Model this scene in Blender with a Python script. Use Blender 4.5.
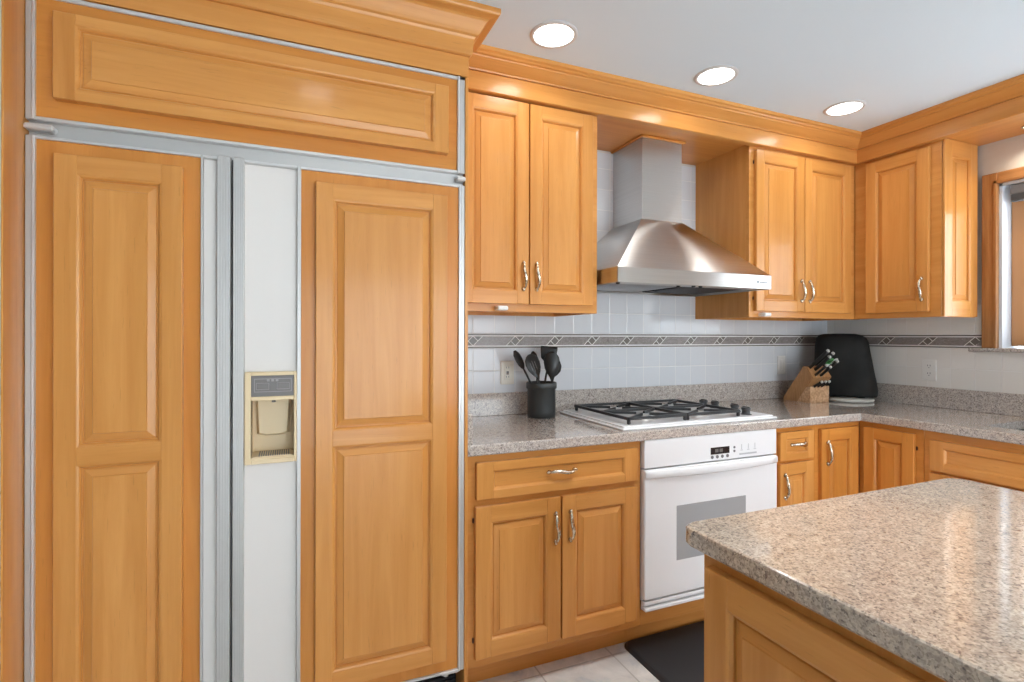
import bpy, bmesh, math, random
from mathutils import Vector, Matrix
random.seed(7)
C = bpy.context.scene.collection
SC = bpy.context.scene
for o in list(bpy.data.objects): bpy.data.objects.remove(o)

# ---------------------------------------------------------------- camera
cam_d = bpy.data.cameras.new('camera'); cam = bpy.data.objects.new('camera', cam_d); C.objects.link(cam)
cam_d.sensor_width = 36.0; cam_d.lens = 36.0 * 524.03 / 1024.0
cam_d.shift_y = -4.9 / 1024.0; cam_d.clip_start = 0.02
YAW = math.radians(22.80); ROLL = 0.002
cam.location = (0, 0, 1.2916)
cam.matrix_world = Matrix.Translation((0, 0, 1.2916)) @ Matrix.Rotation(-YAW, 4, 'Z') @ Matrix.Rotation(math.pi/2, 4, 'X') @ Matrix.Rotation(ROLL, 4, 'Z')
SC.camera = cam
# ---------------------------------------------------------------- world, light, exposure
w = bpy.data.worlds.new('daylight'); SC.world = w; w.use_nodes = True
bg = w.node_tree.nodes['Background']; bg.inputs[0].default_value = (0.84, 0.93, 1.0, 1); bg.inputs[1].default_value = 4.8
SC.view_settings.view_transform = 'Standard'; SC.view_settings.look = 'None'
SC.view_settings.gamma = 1.0; SC.view_settings.exposure = 0.78; SC.view_settings.use_curve_mapping = False

def lamp(name, kind, loc, power, col=(1, .97, .93), size=.12, rot=(0, 0, 0), **k):
    d = bpy.data.lights.new(name, kind); d.energy = power; d.color = col
    if kind == 'AREA': d.shape = k.get('shape', 'DISK'); d.size = size; d.size_y = k.get('size_y', size)
    if kind == 'SPOT': d.spot_size = k.get('spot', 2.4); d.spot_blend = .6; d.shadow_soft_size = size
    if kind == 'AREA' and 'spread' in k: d.spread = k['spread']
    o = bpy.data.objects.new(name, d); C.objects.link(o); o.location = loc; o.rotation_euler = rot
    return o
CEIL = 2.3825

# ---------------------------------------------------------------- materials
MATS = {}
class NT:
    def __init__(s, name, rough=.5, metal=0.0, col=(.8, .8, .8), **k):
        m = bpy.data.materials.new(name); m.use_nodes = True; s.m = m; s.t = m.node_tree
        s.b = s.t.nodes['Principled BSDF']; s.b.inputs['Base Color'].default_value = (*col, 1)
        s.b.inputs['Roughness'].default_value = rough; s.b.inputs['Metallic'].default_value = metal
        for n, v in k.items(): s.b.inputs[n.replace('_', ' ')].default_value = v
        MATS[name] = m
    def n(s, typ, **k):
        x = s.t.nodes.new(typ)
        for a, v in k.items(): setattr(x, a, v)
        return x
    def l(s, a, b): s.t.links.new(a, b)
    def coord(s, out='Object', scale=(1, 1, 1), rnd=False, rot=(0, 0, 0)):
        tc = s.n('ShaderNodeTexCoord'); mp = s.n('ShaderNodeMapping'); mp.inputs['Scale'].default_value = scale
        mp.inputs['Rotation'].default_value = rot
        src = tc.outputs[out]
        if rnd:
            oi = s.n('ShaderNodeObjectInfo'); mu = s.n('ShaderNodeMath', operation='MULTIPLY'); mu.inputs[1].default_value = 37.0
            s.l(oi.outputs['Random'], mu.inputs[0]); ad = s.n('ShaderNodeVectorMath', operation='ADD')
            s.l(src, ad.inputs[0]); s.l(mu.outputs[0], ad.inputs[1]); src = ad.outputs[0]
        s.l(src, mp.inputs[0]); return mp.outputs[0]
    def noise(s, vec, scale=5, detail=4, rough=.5, dist=0):
        x = s.n('ShaderNodeTexNoise'); x.inputs['Scale'].default_value = scale; x.inputs['Detail'].default_value = detail
        x.inputs['Roughness'].default_value = rough; x.inputs['Distortion'].default_value = dist; s.l(vec, x.inputs['Vector']); return x.outputs[0]
    def ramp(s, fac, stops):
        r = s.n('ShaderNodeValToRGB'); e = r.color_ramp.elements
        while len(e) < len(stops): e.new(.5)
        for i, (p, c) in enumerate(stops): e[i].position = p; e[i].color = (*c, 1)
        s.l(fac, r.inputs[0]); return r.outputs[0]
    def mix(s, fac, a, b, mode='MIX'):
        x = s.n('ShaderNodeMix', data_type='RGBA', blend_type=mode)
        for sock, v in ((x.inputs[0], fac), (x.inputs[6], a), (x.inputs[7], b)):
            if hasattr(v, 'links'): s.l(v, sock)
            elif isinstance(v, tuple): sock.default_value = (*v, 1)
            else: sock.default_value = v
        return x.outputs[2]
    def math(s, op, a, b=0.0):
        x = s.n('ShaderNodeMath', operation=op)
        for sock, v in ((x.inputs[0], a), (x.inputs[1], b)):
            if hasattr(v, 'links'): s.l(v, sock)
            else: sock.default_value = v
        return x.outputs[0]
    def base(s, c): s.l(c, s.b.inputs['Base Color'])
    def bump(s, h, strength=.2, dist=.001):
        x = s.n('ShaderNodeBump'); x.inputs['Strength'].default_value = strength; x.inputs['Distance'].default_value = dist
        s.l(h, x.inputs['Height']); s.l(x.outputs[0], s.b.inputs['Normal'])

def wood(name, axis, light, dark, rough=.30, contrast=.5):
    """lacquered maple: streaks run along the axis"""
    t = NT(name, rough=rough, Coat_Weight=.16, Coat_Roughness=.12, Specular_IOR_Level=.25)
    sc = {'x': (.7, 13, 13), 'y': (13, .7, 13), 'z': (13, 13, .7)}[axis]
    sb = {'x': (.25, 9, 9), 'y': (9, .25, 9), 'z': (9, 9, .25)}[axis]
    v = t.coord(scale=sc, rnd=True)
    a = t.noise(v, 2.2, 5, .62, .6)
    b = t.noise(t.coord(scale=sb, rnd=True), 1.0, 1, .4)
    mid = tuple((x*.5+y*.5) for x, y in zip(light, dark))
    c1 = t.ramp(a, [(.5-.32*contrast-.1, dark), (.5, mid), (.5+.32*contrast+.1, light)])
    c2 = t.ramp(b, [(.36, (.90, .87, .80)), (.64, (1.0, 1.0, 1.0))])
    c3 = t.mix(1.0, c1, c2, 'MULTIPLY')
    # faint mineral flecks
    f = t.noise(t.coord(scale=tuple(x*2.2 for x in sc), rnd=True), 9, 2, .5)
    c4 = t.mix(t.math('MULTIPLY', t.math('GREATER_THAN', f, .70), .25), c3, tuple(x*.5 for x in dark))
    t.base(c4); t.bump(a, .04, .001)
WL, WD = (.76, .362, .104), (.62, .256, .060)
for ax in 'xyz': wood('maple_'+ax, ax, WL, WD)
OL, OD = (.73, .315, .072), (.60, .222, .042)  # own tone of the backing panels; also paints bounced light on right base cabinets
for ax in 'xyz': wood('amber_maple_'+ax, ax, OL, OD)
for ax in 'xyz': wood('oak_'+ax, ax, (.50, .25, .095), (.30, .12, .035), rough=.38, contrast=.25)
NT('cabinet_shadow_gap', rough=.7, col=(.20, .10, .04))
t = NT('painted_wall', rough=.8); t.base(t.ramp(t.noise(t.coord(), 9, 3), [(.3, (.60, .56, .50)), (.7, (.66, .62, .56))])); t.bump(t.noise(t.coord(), 160, 3), .25, .002)
t = NT('ceiling_paint', rough=.9, col=(.70, .79, .86))
NT('white_plastic', rough=.4, col=(.78, .77, .74)); NT('almond_plastic', rough=.42, col=(.80, .63, .39)); NT('cream_plastic', rough=.4, col=(.74, .69, .60))
NT('enamel_white', rough=.22, col=(.85, .86, .88), Coat_Weight=.4, Coat_Roughness=.1)
NT('oven_glass', rough=.28, col=(.36, .37, .38)); NT('display_black', rough=.15, col=(.02, .02, .025)); NT('lcd_grey', rough=.3, col=(.10, .11, .11))
NT('grey_print', rough=.5, col=(.16, .16, .17)); NT('pale_print', rough=.5, col=(.45, .46, .48))
NT('panel_grey', rough=.4, col=(.17, .155, .15)); NT('panel_grey_light', rough=.4, col=(.34, .32, .31))
t = NT('aluminium', rough=.4, metal=.45, col=(.54, .53, .515))
t = NT('aluminium_bright', rough=.34, metal=.4, col=(.66, .655, .645))
t = NT('fridge_white', rough=.4, col=(.78, .74, .70)); t.bump(t.noise(t.coord(), 300, 2), .1, .001)
def steel(name, sc, c=(.60, .605, .60), r=.30):
    t = NT(name, rough=r, metal=1.0, col=c, Anisotropic=.85, Anisotropic_Rotation=.25)
    n = t.noise(t.coord(scale=sc), 1, 3); t.base(t.ramp(n, [(.3, tuple(x*.90 for x in c)), (.7, tuple(min(1, x*1.06) for x in c))]))
    t.bump(n, .05, .0006)
steel('brushed_steel', (3, 3, 900)); steel('steel_dark', (400, 3, 3), (.30, .30, .31), .4); steel('sink_steel', (60, 60, 60), (.05, .05, .052), .5)
t = NT('pewter', rough=.24, metal=1.0); t.base(t.ramp(t.noise(t.coord(), 130, 2), [(.35, (.36, .29, .20)), (.6, (.80, .72, .58))]))
NT('hinge_bronze', rough=.5, metal=.6, col=(.10, .035, .02))
NT('black_iron', rough=.45, col=(.018, .019, .021)); NT('black_plastic', rough=.38, col=(.017, .018, .018)); NT('burner_cap', rough=.35, metal=.8, col=(.45, .44, .43))
NT('knob_grey', rough=.35, col=(.035, .037, .04))
t = NT('crock_glaze', rough=.42, col=(.030, .034, .035)); t.bump(t.noise(t.coord(), 60, 2), .05, .001)
NT('rubber_mat', rough=.6, col=(.022, .024, .028)); NT('grille_black', rough=.6, col=(.008, .009, .012))
t = NT('black_cloth', rough=.75, col=(.012, .012, .012), Specular_IOR_Level=.3)
t.base(t.ramp(t.noise(t.coord(scale=(1, 1, 1)), 7, 3), [(.3, (.008, .008, .008)), (.7, (.022, .022, .020))])); t.bump(t.noise(t.coord(), 14, 3), .5, .012)
t = NT('block_wood', rough=.45); t.base(t.ramp(t.noise(t.coord(scale=(60, 60, 9)), 2, 3), [(.3, (.36, .17, .06)), (.7, (.50, .26, .105))]))
t = NT('block_end_grain', rough=.5); t.base(t.ramp(t.noise(t.coord(scale=(1, 1, 1)), 90, 3), [(.35, (.50, .27, .13)), (.65, (.74, .47, .27))]))
NT('green_plastic', rough=.3, col=(.05, .32, .07)); NT('blind_grey', rough=.8, col=(.10, .105, .11)); NT('blind_light', rough=.8, col=(.22, .23, .24))
NT('sash_wood', rough=.4, col=(.56, .27, .11)); NT('jamb_white', rough=.5, col=(.70, .74, .80))
NT('diamond_marble', rough=.3, col=(.17, .145, .13)); NT('grout_white', rough=.6, col=(.84, .82, .80)); NT('plate_white', rough=.3, col=(.62, .60, .54))
t = NT('marble_strip', rough=.28); t.base(t.ramp(t.noise(t.coord(scale=(1, 1, 1.6), rot=(0, .5, 0)), 48, 5, .7, 1.5), [(.3, (.17, .14, .13)), (.55, (.29, .26, .245)), (.75, (.42, .39, .37))]))
NT('pencil_tile', rough=.35, col=(.13, .11, .10))
t = NT('pane_glass', rough=.02, col=(1, 1, 1), Transmission_Weight=1.0, IOR=1.1)
t = NT('lamp_diffuser', rough=.5, col=(1, 1, 1), Emission_Color=(1, .96, .90, 1), Emission_Strength=4.0)
NT('lamp_ring', rough=.5, col=(.62, .60, .60))

def granite(name, tint, dk=1.0):
    t = NT(name, rough=.12, Coat_Weight=.6, Coat_Roughness=.05)
    v = t.coord()
    def cells(sc):
        vo = t.n('ShaderNodeTexVoronoi'); vo.inputs['Scale'].default_value = sc; t.l(v, vo.inputs['Vector'])
        sp = t.n('ShaderNodeSeparateColor'); t.l(vo.outputs['Color'], sp.inputs[0]); return sp.outputs[0]
    c = t.ramp(cells(330), [(0, (.10, .085, .085)), (.14, (.27, .235, .22)), (.34, (.48, .43, .40)), (.65, (.60, .545, .49)), (1, (.76, .71, .65))])
    c2 = t.ramp(cells(170), [(0, (.15, .12, .12)), (.16, (.38, .34, .32)), (.5, (.58, .52, .46)), (1, (.76, .69, .60))])
    c = t.mix(.42, c, c2)
    n2 = t.noise(v, 45, 4, .65); c = t.mix(.45, c, t.ramp(n2, [(.32, (.62, .58, .57)), (.62, (1, 1, 1))]), 'MULTIPLY')
    c = t.mix(1.0, c, tint, 'MULTIPLY'); t.base(c)
granite('granite_counter', (.95, .94, .94)); granite('granite_island', (.96, .90, .82))

T0, P = .7855, .2159
T1 = 1.9743
def tile(name, axis, off, ca=(.64, .655, .68), cb_=(.69, .705, .73)):
    t = NT(name, rough=.16)
    tc = t.n('ShaderNodeTexCoord'); s = t.n('ShaderNodeSeparateXYZ'); t.l(tc.outputs['Object'], s.inputs[0])
    u = t.math('SUBTRACT', s.outputs[0 if axis == 'x' else 1], off); z = t.math('SUBTRACT', s.outputs[2], 1.018)
    zz = t.math('SUBTRACT', s.outputs[2], 1.303)
    above = t.math('GREATER_THAN', s.outputs[2], 1.27)
    mz = t.n('ShaderNodeMix', data_type='FLOAT'); t.l(above, mz.inputs[0]); t.l(z, mz.inputs[2]); t.l(zz, mz.inputs[3]); z = mz.outputs[0]
    h = P/4
    du = t.math('PINGPONG', u, h); dz = t.math('PINGPONG', z, h); d = t.math('MINIMUM', du, dz)
    mr = t.n('ShaderNodeMapRange'); mr.inputs[1].default_value = .0008; mr.inputs[2].default_value = .0022; t.l(d, mr.inputs[0])
    fu = t.math('FLOOR', t.math('DIVIDE', u, 2*h)); fz = t.math('FLOOR', t.math('DIVIDE', z, 2*h))
    cb = t.n('ShaderNodeCombineXYZ'); t.l(fu, cb.inputs[0]); t.l(fz, cb.inputs[1]); wn = t.n('ShaderNodeTexWhiteNoise'); t.l(cb.outputs[0], wn.inputs[0])
    tc_ = t.ramp(wn.outputs[0], [(0, ca), (1, cb_)])
    t.base(t.mix(mr.outputs[0], (.82, .81, .79), tc_))
    mr2 = t.n('ShaderNodeMapRange'); mr2.inputs[2].default_value = .004; t.l(d, mr2.inputs[0])
    t.bump(t.math('ADD', mr2.outputs[0], t.math('MULTIPLY', t.noise(t.coord(), 14, 2), .35)), .5, .0018)
tile('tile_back', 'x', T0); tile('tile_right', 'y', T1, (.76, .74, .70), (.80, .78, .74))  # same tile; the right copy has brighter, warmer light painted into its colour

t = NT('floor_tile', rough=.35)
tc = t.n('ShaderNodeTexCoord'); s = t.n('ShaderNodeSeparateXYZ'); t.l(tc.outputs['Object'], s.inputs[0])
u = t.math('SUBTRACT', s.outputs[0], .878); v = t.math('SUBTRACT', s.outputs[1], 1.80)
d = t.math('MINIMUM', t.math('PINGPONG', u, .161), t.math('PINGPONG', v, .161))
mr = t.n('ShaderNodeMapRange'); mr.inputs[1].default_value = .002; mr.inputs[2].default_value = .004; t.l(d, mr.inputs[0])
n = t.noise(t.coord(), 7, 6, .65, .8)
c = t.ramp(n, [(.30, (.50, .52, .55)), (.45, (.68, .67, .65)), (.68, (.84, .82, .79))])
t.base(t.mix(mr.outputs[0], (.50, .48, .45), c)); t.bump(mr.outputs[0], .4, .002)

# ---------------------------------------------------------------- mesh helpers
class Fr:
    """a local frame: x to the right along a face, y out of the face, z up"""
    def __init__(s, o=(0, 0, 0), r=(1, 0, 0), n=(0, -1, 0)): s.o = Vector(o); s.r = Vector(r); s.n = Vector(n)
    def __call__(s, x, y, z): return s.o + s.r*x + s.n*y + Vector((0, 0, z))
    @property
    def h(s): return 'x' if abs(s.r.x) > .5 else 'y'
W = Fr(r=(1, 0, 0), n=(0, 1, 0))
def back(y): return Fr((0, y, 0), (1, 0, 0), (0, -1, 0))            # faces the camera side of the back wall; x = world X
def side(x): return Fr((x, 0, 0), (0, -1, 0), (-1, 0, 0))           # faces left; x = -world Y

class MB:
    def __init__(s): s.bm = bmesh.new(); s.mats = []
    def mi(s, m):
        if m not in s.mats: s.mats.append(m)
        return s.mats.index(m)
    def poly(s, pts, m, smooth=False):
        vs = [s.bm.verts.new(p) for p in pts]
        f = s.bm.faces.new(vs); f.material_index = s.mi(m); f.smooth = smooth; return f
    def box(s, F, x0, x1, y0, y1, z0, z1, m, bev=0):
        x0, x1 = sorted((x0, x1)); y0, y1 = sorted((y0, y1)); z0, z1 = sorted((z0, z1))
        v = [s.bm.verts.new(F(x, y, z)) for z in (z0, z1) for (x, y) in ((x0, y0), (x1, y0), (x1, y1), (x0, y1))]
        fs = [s.bm.faces.new([v[i] for i in q]) for q in ((0, 3, 2, 1), (4, 5, 6, 7), (0, 1, 5, 4), (1, 2, 6, 5), (2, 3, 7, 6), (3, 0, 4, 7))]
        k = s.mi(m)
        for f in fs: f.material_index = k
        if bev:
            es = list({e for f in fs for e in f.edges})
            r = bmesh.ops.bevel(s.bm, geom=es, offset=bev, segments=2 if bev > .004 else 1, affect='EDGES', profile=.5)
            for f in r['faces']: f.material_index = k
        return s
    def loft(s, rings, m, cap0=True, cap1=True, smooth=True, closed=True):
        R = [[s.bm.verts.new(p) for p in ring] for ring in rings]; k = s.mi(m); n = len(R[0])
        for a, b in zip(R, R[1:]):
            for i in range(n if closed else n-1):
                f = s.bm.faces.new((a[i], a[(i+1) % n], b[(i+1) % n], b[i])); f.material_index = k; f.smooth = smooth
        if cap0: f = s.bm.faces.new(R[0][::-1]); f.material_index = k
        if cap1: f = s.bm.faces.new(R[-1]); f.material_index = k
        return s
    def lathe(s, c, prof, m, seg=32, axis='z', smooth=True):
        c = Vector(c); rings = []
        for r, h in prof:
            ring = []
            for i in range(seg):
                a = 2*math.pi*i/seg; p = (r*math.cos(a), r*math.sin(a))
                ring.append(c + (Vector((p[0], p[1], h)) if axis == 'z' else Vector((p[0], -h, p[1])) if axis == 'y' else Vector((-h, p[0], p[1]))))
            rings.append(ring)
        return s.loft(rings, m, smooth=smooth)
    def tube(s, pts, r, m, seg=8, flat=1.0, up=None):
        pts = [Vector(p) for p in pts]; rs = r if isinstance(r, (list, tuple)) else [r]*len(pts); rings = []
        for i, p in enumerate(pts):
            d = (pts[min(i+1, len(pts)-1)] - pts[max(i-1, 0)]).normalized()
            u = Vector(up) if up else (Vector((0, 0, 1)) if abs(d.z) < .9 else Vector((1, 0, 0)))
            a = d.cross(u).normalized(); b = a.cross(d).normalized()
            rings.append([p + a*math.cos(2*math.pi*k/seg)*rs[i] + b*math.sin(2*math.pi*k/seg)*rs[i]*flat for k in range(seg)])
        return s.loft(rings, m)
    def build(s, name, parent=None, smooth_angle=None, **props):
        bmesh.ops.recalc_face_normals(s.bm, faces=s.bm.faces)
        off = Vector((0, 0, 0)); q = parent
        while q: off += q.location; q = q.parent
        if parent is None and 'at' in props: off = Vector(props.pop('at'))
        bmesh.ops.translate(s.bm, vec=-off, verts=s.bm.verts)
        me = bpy.data.meshes.new(name); s.bm.to_mesh(me); s.bm.free()
        for m in s.mats: me.materials.append(MATS[m])
        o = bpy.data.objects.new(name, me); C.objects.link(o)
        if parent is None: o.location = off
        else: o.parent = parent
        for k, v in props.items(): o[k] = v
        return o
def thing(name, label, cat, loc, group=None):
    o = bpy.data.objects.new(name, None); o.empty_display_size = .05; C.objects.link(o); o.location = loc
    o['label'] = label; o['category'] = cat
    if group: o['group'] = group
    return o

def rect_loops(mb, F, x0, x1, z0, z1, loops, m, mh=None, cap=True):
    """nested rectangles (inset, y); the last one is filled"""
    prev = None; k = mb.mi(m); kh = mb.mi(mh or m)
    for ins, y in loops:
        cur = [mb.bm.verts.new(F(x, y, z)) for x, z in ((x0+ins, z0+ins), (x1-ins, z0+ins), (x1-ins, z1-ins), (x0+ins, z1-ins))]
        if prev:
            for i in range(4):
                f = mb.bm.faces.new((prev[i], prev[(i+1) % 4], cur[(i+1) % 4], cur[i])); f.material_index = kh if i % 2 == 0 else k
        prev = cur
    if cap: f = mb.bm.faces.new(prev); f.material_index = k

def panel_door(mb, F, x0, x1, z0, z1, t=.02, fw=.055, raised=True, splits=(), fam='maple', rail=.05, fwz=None, hgrain=False):
    """frame-and-panel door: stiles, rails, bead, bevelled field"""
    mv, mh = fam+'_z', fam+'_'+F.h; fz = fwz or fw
    mp = mh if hgrain else mv
    mb.box(F, x0, x0+fw, 0, t, z0, z1, mv, .0018); mb.box(F, x1-fw, x1, 0, t, z0, z1, mv, .0018)
    zs = [z0+fz]
    mb.box(F, x0+fw-.0006, x1-fw+.0006, 0, t-.0003, z0, z0+fz, mh, .0007); mb.box(F, x0+fw-.0006, x1-fw+.0006, 0, t-.0003, z1-fz, z1, mh, .0007)
    for sp in splits:
        mb.box(F, x0+fw-.0006, x1-fw+.0006, 0, t-.0003, sp-rail/2, sp+rail/2, mh, .0007); zs += [sp-rail/2, sp+rail/2]
    zs.append(z1-fz)
    for a, b in zip(zs[::2], zs[1::2]):
        if raised: L = [(-.001, t-.001), (.004, t-.0025), (.008, t-.008), (.0085, t-.013), (.012, t-.013), (.014, t-.0105), (.032, t-.0045), (.0335, t-.0015)]
        else: L = [(-.001, t-.001), (.003, t-.0025), (.0065, t-.007), (.008, t-.0095)]
        rect_loops(mb, F, x0+fw, x1-fw, a, b, L, mp, mh)

def bow_handle(parent, F, x, z, horiz=False, L=.115, name='handle'):
    """twisted bow pull on two feet"""
    mb = MB(); n = 12
    def q(s_, out, side_=0): return F(x+s_, out, z+side_) if horiz else F(x+side_, out, z+s_)
    pts = []; rs = []
    for i in range(n+1):
        a = i/n; s_ = (a-.5)*L*.92
        pts.append(q(s_, .006+.016*math.sin(math.pi*a)**.6, .004*math.sin(2*math.pi*a))); rs.append(.0048+.0034*math.sin(math.pi*a))
    mb.tube(pts, rs, 'pewter', 8, up=tuple(F.n))
    for e in (-1, 1):
        c = q(e*L*.44, 0)
        mb.tube([c, c+F.n*.003, c+F.n*.006, c+F.n*.012], [.0085, .0085, .006, .0045], 'pewter', 10)
        # flared end scroll
        mb.tube([q(e*L*.44, .004), q(e*L*.50, .0045), q(e*L*.54, .003)], [.005, .0065, .003], 'pewter', 8, up=tuple(F.n))
    return mb.build(name, parent)

def hinge(parent, F, x, z):
    mb = MB(); mb.tube([F(x, .003, z-.007), F(x, .003, z+.007)], .0035, 'hinge_bronze', 8); mb.tube([F(x, .003, z-.010), F(x, .003, z+.010)], .0015, 'hinge_bronze', 6)
    return mb.build('hinge', parent)

def sweep(mb, path, prof, m, sign=1, caps=True):
    """mitred moulding along a plan path; prof = (outward, z)"""
    pts = [Vector(p) for p in path]; nrm = []
    for a, b in zip(pts, pts[1:]):
        d = (b-a).normalized(); nrm.append(Vector((d.y, -d.x))*sign)
    rings = []
    for i, p in enumerate(pts):
        if i == 0: m_ = nrm[0]
        elif i == len(pts)-1: m_ = nrm[-1]
        else:
            s_ = nrm[i-1]+nrm[i]; m_ = s_/(s_.dot(nrm[i]))
        rings.append([Vector((p.x+m_.x*o, p.y+m_.y*o, z)) for o, z in prof])
    ms = m if isinstance(m, (list, tuple)) else [m]*(len(pts)-1)
    for i in range(len(pts)-1):
        mb.loft([rings[i], rings[i+1]], ms[i], cap0=(caps and i == 0), cap1=(caps and i == len(pts)-2), smooth=False)

# ---------------------------------------------------------------- key planes
WY, WX = 2.347, 3.208          # back and right wall
BY, BX = 1.747, 2.623          # base cabinet face frames
UY, UX = 1.962, 2.905          # wall cabinet face frames
FY = 1.717                     # refrigerator face
XL = .558                      # right side of the refrigerator surround
END = -.9                      # where the right-hand run stops, behind the camera

# ---------------------------------------------------------------- setting
def struct(mb, name, **k):
    o = mb.build(name, **k); o['kind'] = 'structure'; return o
mb = MB(); mb.box(W, -3.2, WX+.15, -3.2, WY+.12, -.06, 0, 'floor_tile'); struct(mb, 'floor')
mb = MB(); mb.box(W, -3.2, WX+.15, -3.2, WY+.12, CEIL, CEIL+.06, 'ceiling_paint'); struct(mb, 'ceiling')
mb = MB(); mb.box(W, -3.2, WX+.15, WY, WY+.12, 0, CEIL, 'painted_wall'); wb = struct(mb, 'wall_back')
wy0, wy1, wz0, wz1 = .30, 1.448, 1.237, 2.045       # window opening
mb = MB()
mb.box(W, WX, WX+.15, wy1, WY, 0, CEIL, 'painted_wall'); mb.box(W, WX, WX+.15, -3.2, wy0, 0, CEIL, 'painted_wall')
mb.box(W, WX, WX+.15, wy0, wy1, 0, wz0, 'painted_wall'); mb.box(W, WX, WX+.15, wy0, wy1, wz1, CEIL, 'painted_wall'); wr = struct(mb, 'wall_right')
mb = MB(); mb.box(W, -.80, -.6355, 1.612, WY, 0, CEIL, 'painted_wall'); struct(mb, 'wall_left')
mb = MB()
mb.box(W, -3.2, .1, -3.2, -3.08, 0, CEIL, 'painted_wall'); mb.box(W, 3.1, WX+.15, -3.2, -3.08, 0, CEIL, 'painted_wall'); mb.box(W, .1, 3.1, -3.2, -3.08, 1.95, CEIL, 'painted_wall')
struct(mb, 'wall_front')  # unseen wall, its opening placed and sized to steer daylight onto the oven
mb = MB(); mb.box(W, -3.2, -3.08, -3.08, WY, 0, CEIL, 'painted_wall'); struct(mb, 'wall_left_light_block')  # unseen wall added to block daylight from the open left side

# tiled splashbacks, thin slabs on the walls
TT = .006
def tiles(name, F, u0, u1, ztop, mat, parent, off, ext=None):
    mb = MB()
    mb.box(F, u0, u1, 0, TT, 1.0, 1.234, mat); mb.box(F, u0, u1, 0, TT, 1.303, ztop, mat)
    if ext: mb.box(F, ext[0], ext[1], 0, TT, ztop, ext[2], mat)
    mb.build(name, parent)
    mb = MB(); mb.box(F, u0, u1, 0, TT-.001, 1.234, 1.303, 'grout_white')
    # pencil liners, diamonds, triangles and long marble pieces between grout lines
    a, h, g = .024, .0230, .0036; zc = 1.2685
    k0 = int(math.floor((u0-off)/P))-1; k1 = int(math.ceil((u1-off)/P))+1
    def pl(pts, m):
        c = sum((Vector((p[0], p[1])) for p in pts), Vector((0, 0)))/len(pts); out = []
        n = len(pts); P2 = [Vector(p) for p in pts]
        for i in range(n):      # inset polygon by g
            e0 = (P2[i]-P2[i-1]).normalized(); e1 = (P2[(i+1) % n]-P2[i]).normalized()
            n0 = Vector((-e0.y, e0.x)); n1 = Vector((-e1.y, e1.x))
            if n0.dot(c-P2[i]) < 0: n0 = -n0
            if n1.dot(c-P2[i]) < 0: n1 = -n1
            s_ = n0+n1; out.append(P2[i]+s_/s_.dot(n1)*g*.5)
        xs = [p.x for p in out]
        if max(xs) <= u0 or min(xs) >= u1: return
        out = [Vector((min(max(p.x, u0), u1), p.y)) for p in out]
        mb.poly([F(p.x, TT+.0006, p.y) for p in out], m)
    for k in range(k0, k1):
        x = off+k*P
        pl([(x-a, zc), (x, zc-h), (x+a, zc), (x, zc+h)], 'diamond_marble')
        pl([(x, zc+h), (x+a, zc), (x+2*a, zc+h)], 'diamond_marble'); pl([(x, zc-h), (x-2*a, zc-h), (x-a, zc)], 'diamond_marble')
        pl([(x, zc-h), (x+P-2*a, zc-h), (x+P, zc+h), (x+2*a, zc+h)], 'marble_strip')
    for z in (1.2345, 1.2962): mb.box(F, u0, u1, TT-.001, TT+.0012, z, z+.0062, 'pencil_tile')
    mb.build('border_tile', parent)
tiles('tile_splashback', back(WY), XL, WX-TT, 2.25, 'tile_back', wb, T0)
Fs = side(WX)
mb = MB()
mb.box(Fs, -(WY-TT), -1.514, 0, TT, 1.303, 1.455, 'tile_right'); mb.box(Fs, -(WY-TT), -1.514, 0, TT, 1.0, 1.234, 'tile_right')
mb.box(Fs, -1.514, -END, 0, TT, 1.0, 1.218, 'tile_right'); mb.build('tile_splashback', wr)
# right wall border
def border(F, u0, u1, off, parent):
    mb = MB(); mb.box(F, u0, u1, 0, TT-.001, 1.234, 1.303, 'grout_white'); a, h, g, zc = .024, .0230, .0036, 1.2685
    def pl(pts, m):
        P2 = [Vector(p) for p in pts]; c = sum(P2, Vector((0, 0)))/len(P2); n = len(P2); out = []
        for i in range(n):
            e0 = (P2[i]-P2[i-1]).normalized(); e1 = (P2[(i+1) % n]-P2[i]).normalized(); n0 = Vector((-e0.y, e0.x)); n1 = Vector((-e1.y, e1.x))
            if n0.dot(c-P2[i]) < 0: n0 = -n0
            if n1.dot(c-P2[i]) < 0: n1 = -n1
            s_ = n0+n1; out.append(P2[i]+s_/s_.dot(n1)*g*.5)
        if max(p.x for p in out) <= u0 or min(p.x for p in out) >= u1: return
        mb.poly([F(min(max(p.x, u0), u1), TT+.0006, p.y) for p in out], m)
    for k in range(int((u0-off)//P)-1, int((u1-off)//P)+2):
        x = off+k*P
        pl([(x-a, zc), (x, zc-h), (x+a, zc), (x, zc+h)], 'diamond_marble')
        pl([(x, zc+h), (x+a, zc), (x+2*a, zc+h)], 'diamond_marble'); pl([(x, zc-h), (x-2*a, zc-h), (x-a, zc)], 'diamond_marble')
        pl([(x, zc-h), (x+P-2*a, zc-h), (x+P, zc+h), (x+2*a, zc+h)], 'marble_strip')
    for z in (1.2345, 1.2962): mb.box(F, u0, u1, TT-.001, TT+.0012, z, z+.0062, 'pencil_tile')
    mb.build('border_tile', parent)
border(Fs, -(WY-TT), -1.514, -T1, wr)

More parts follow.
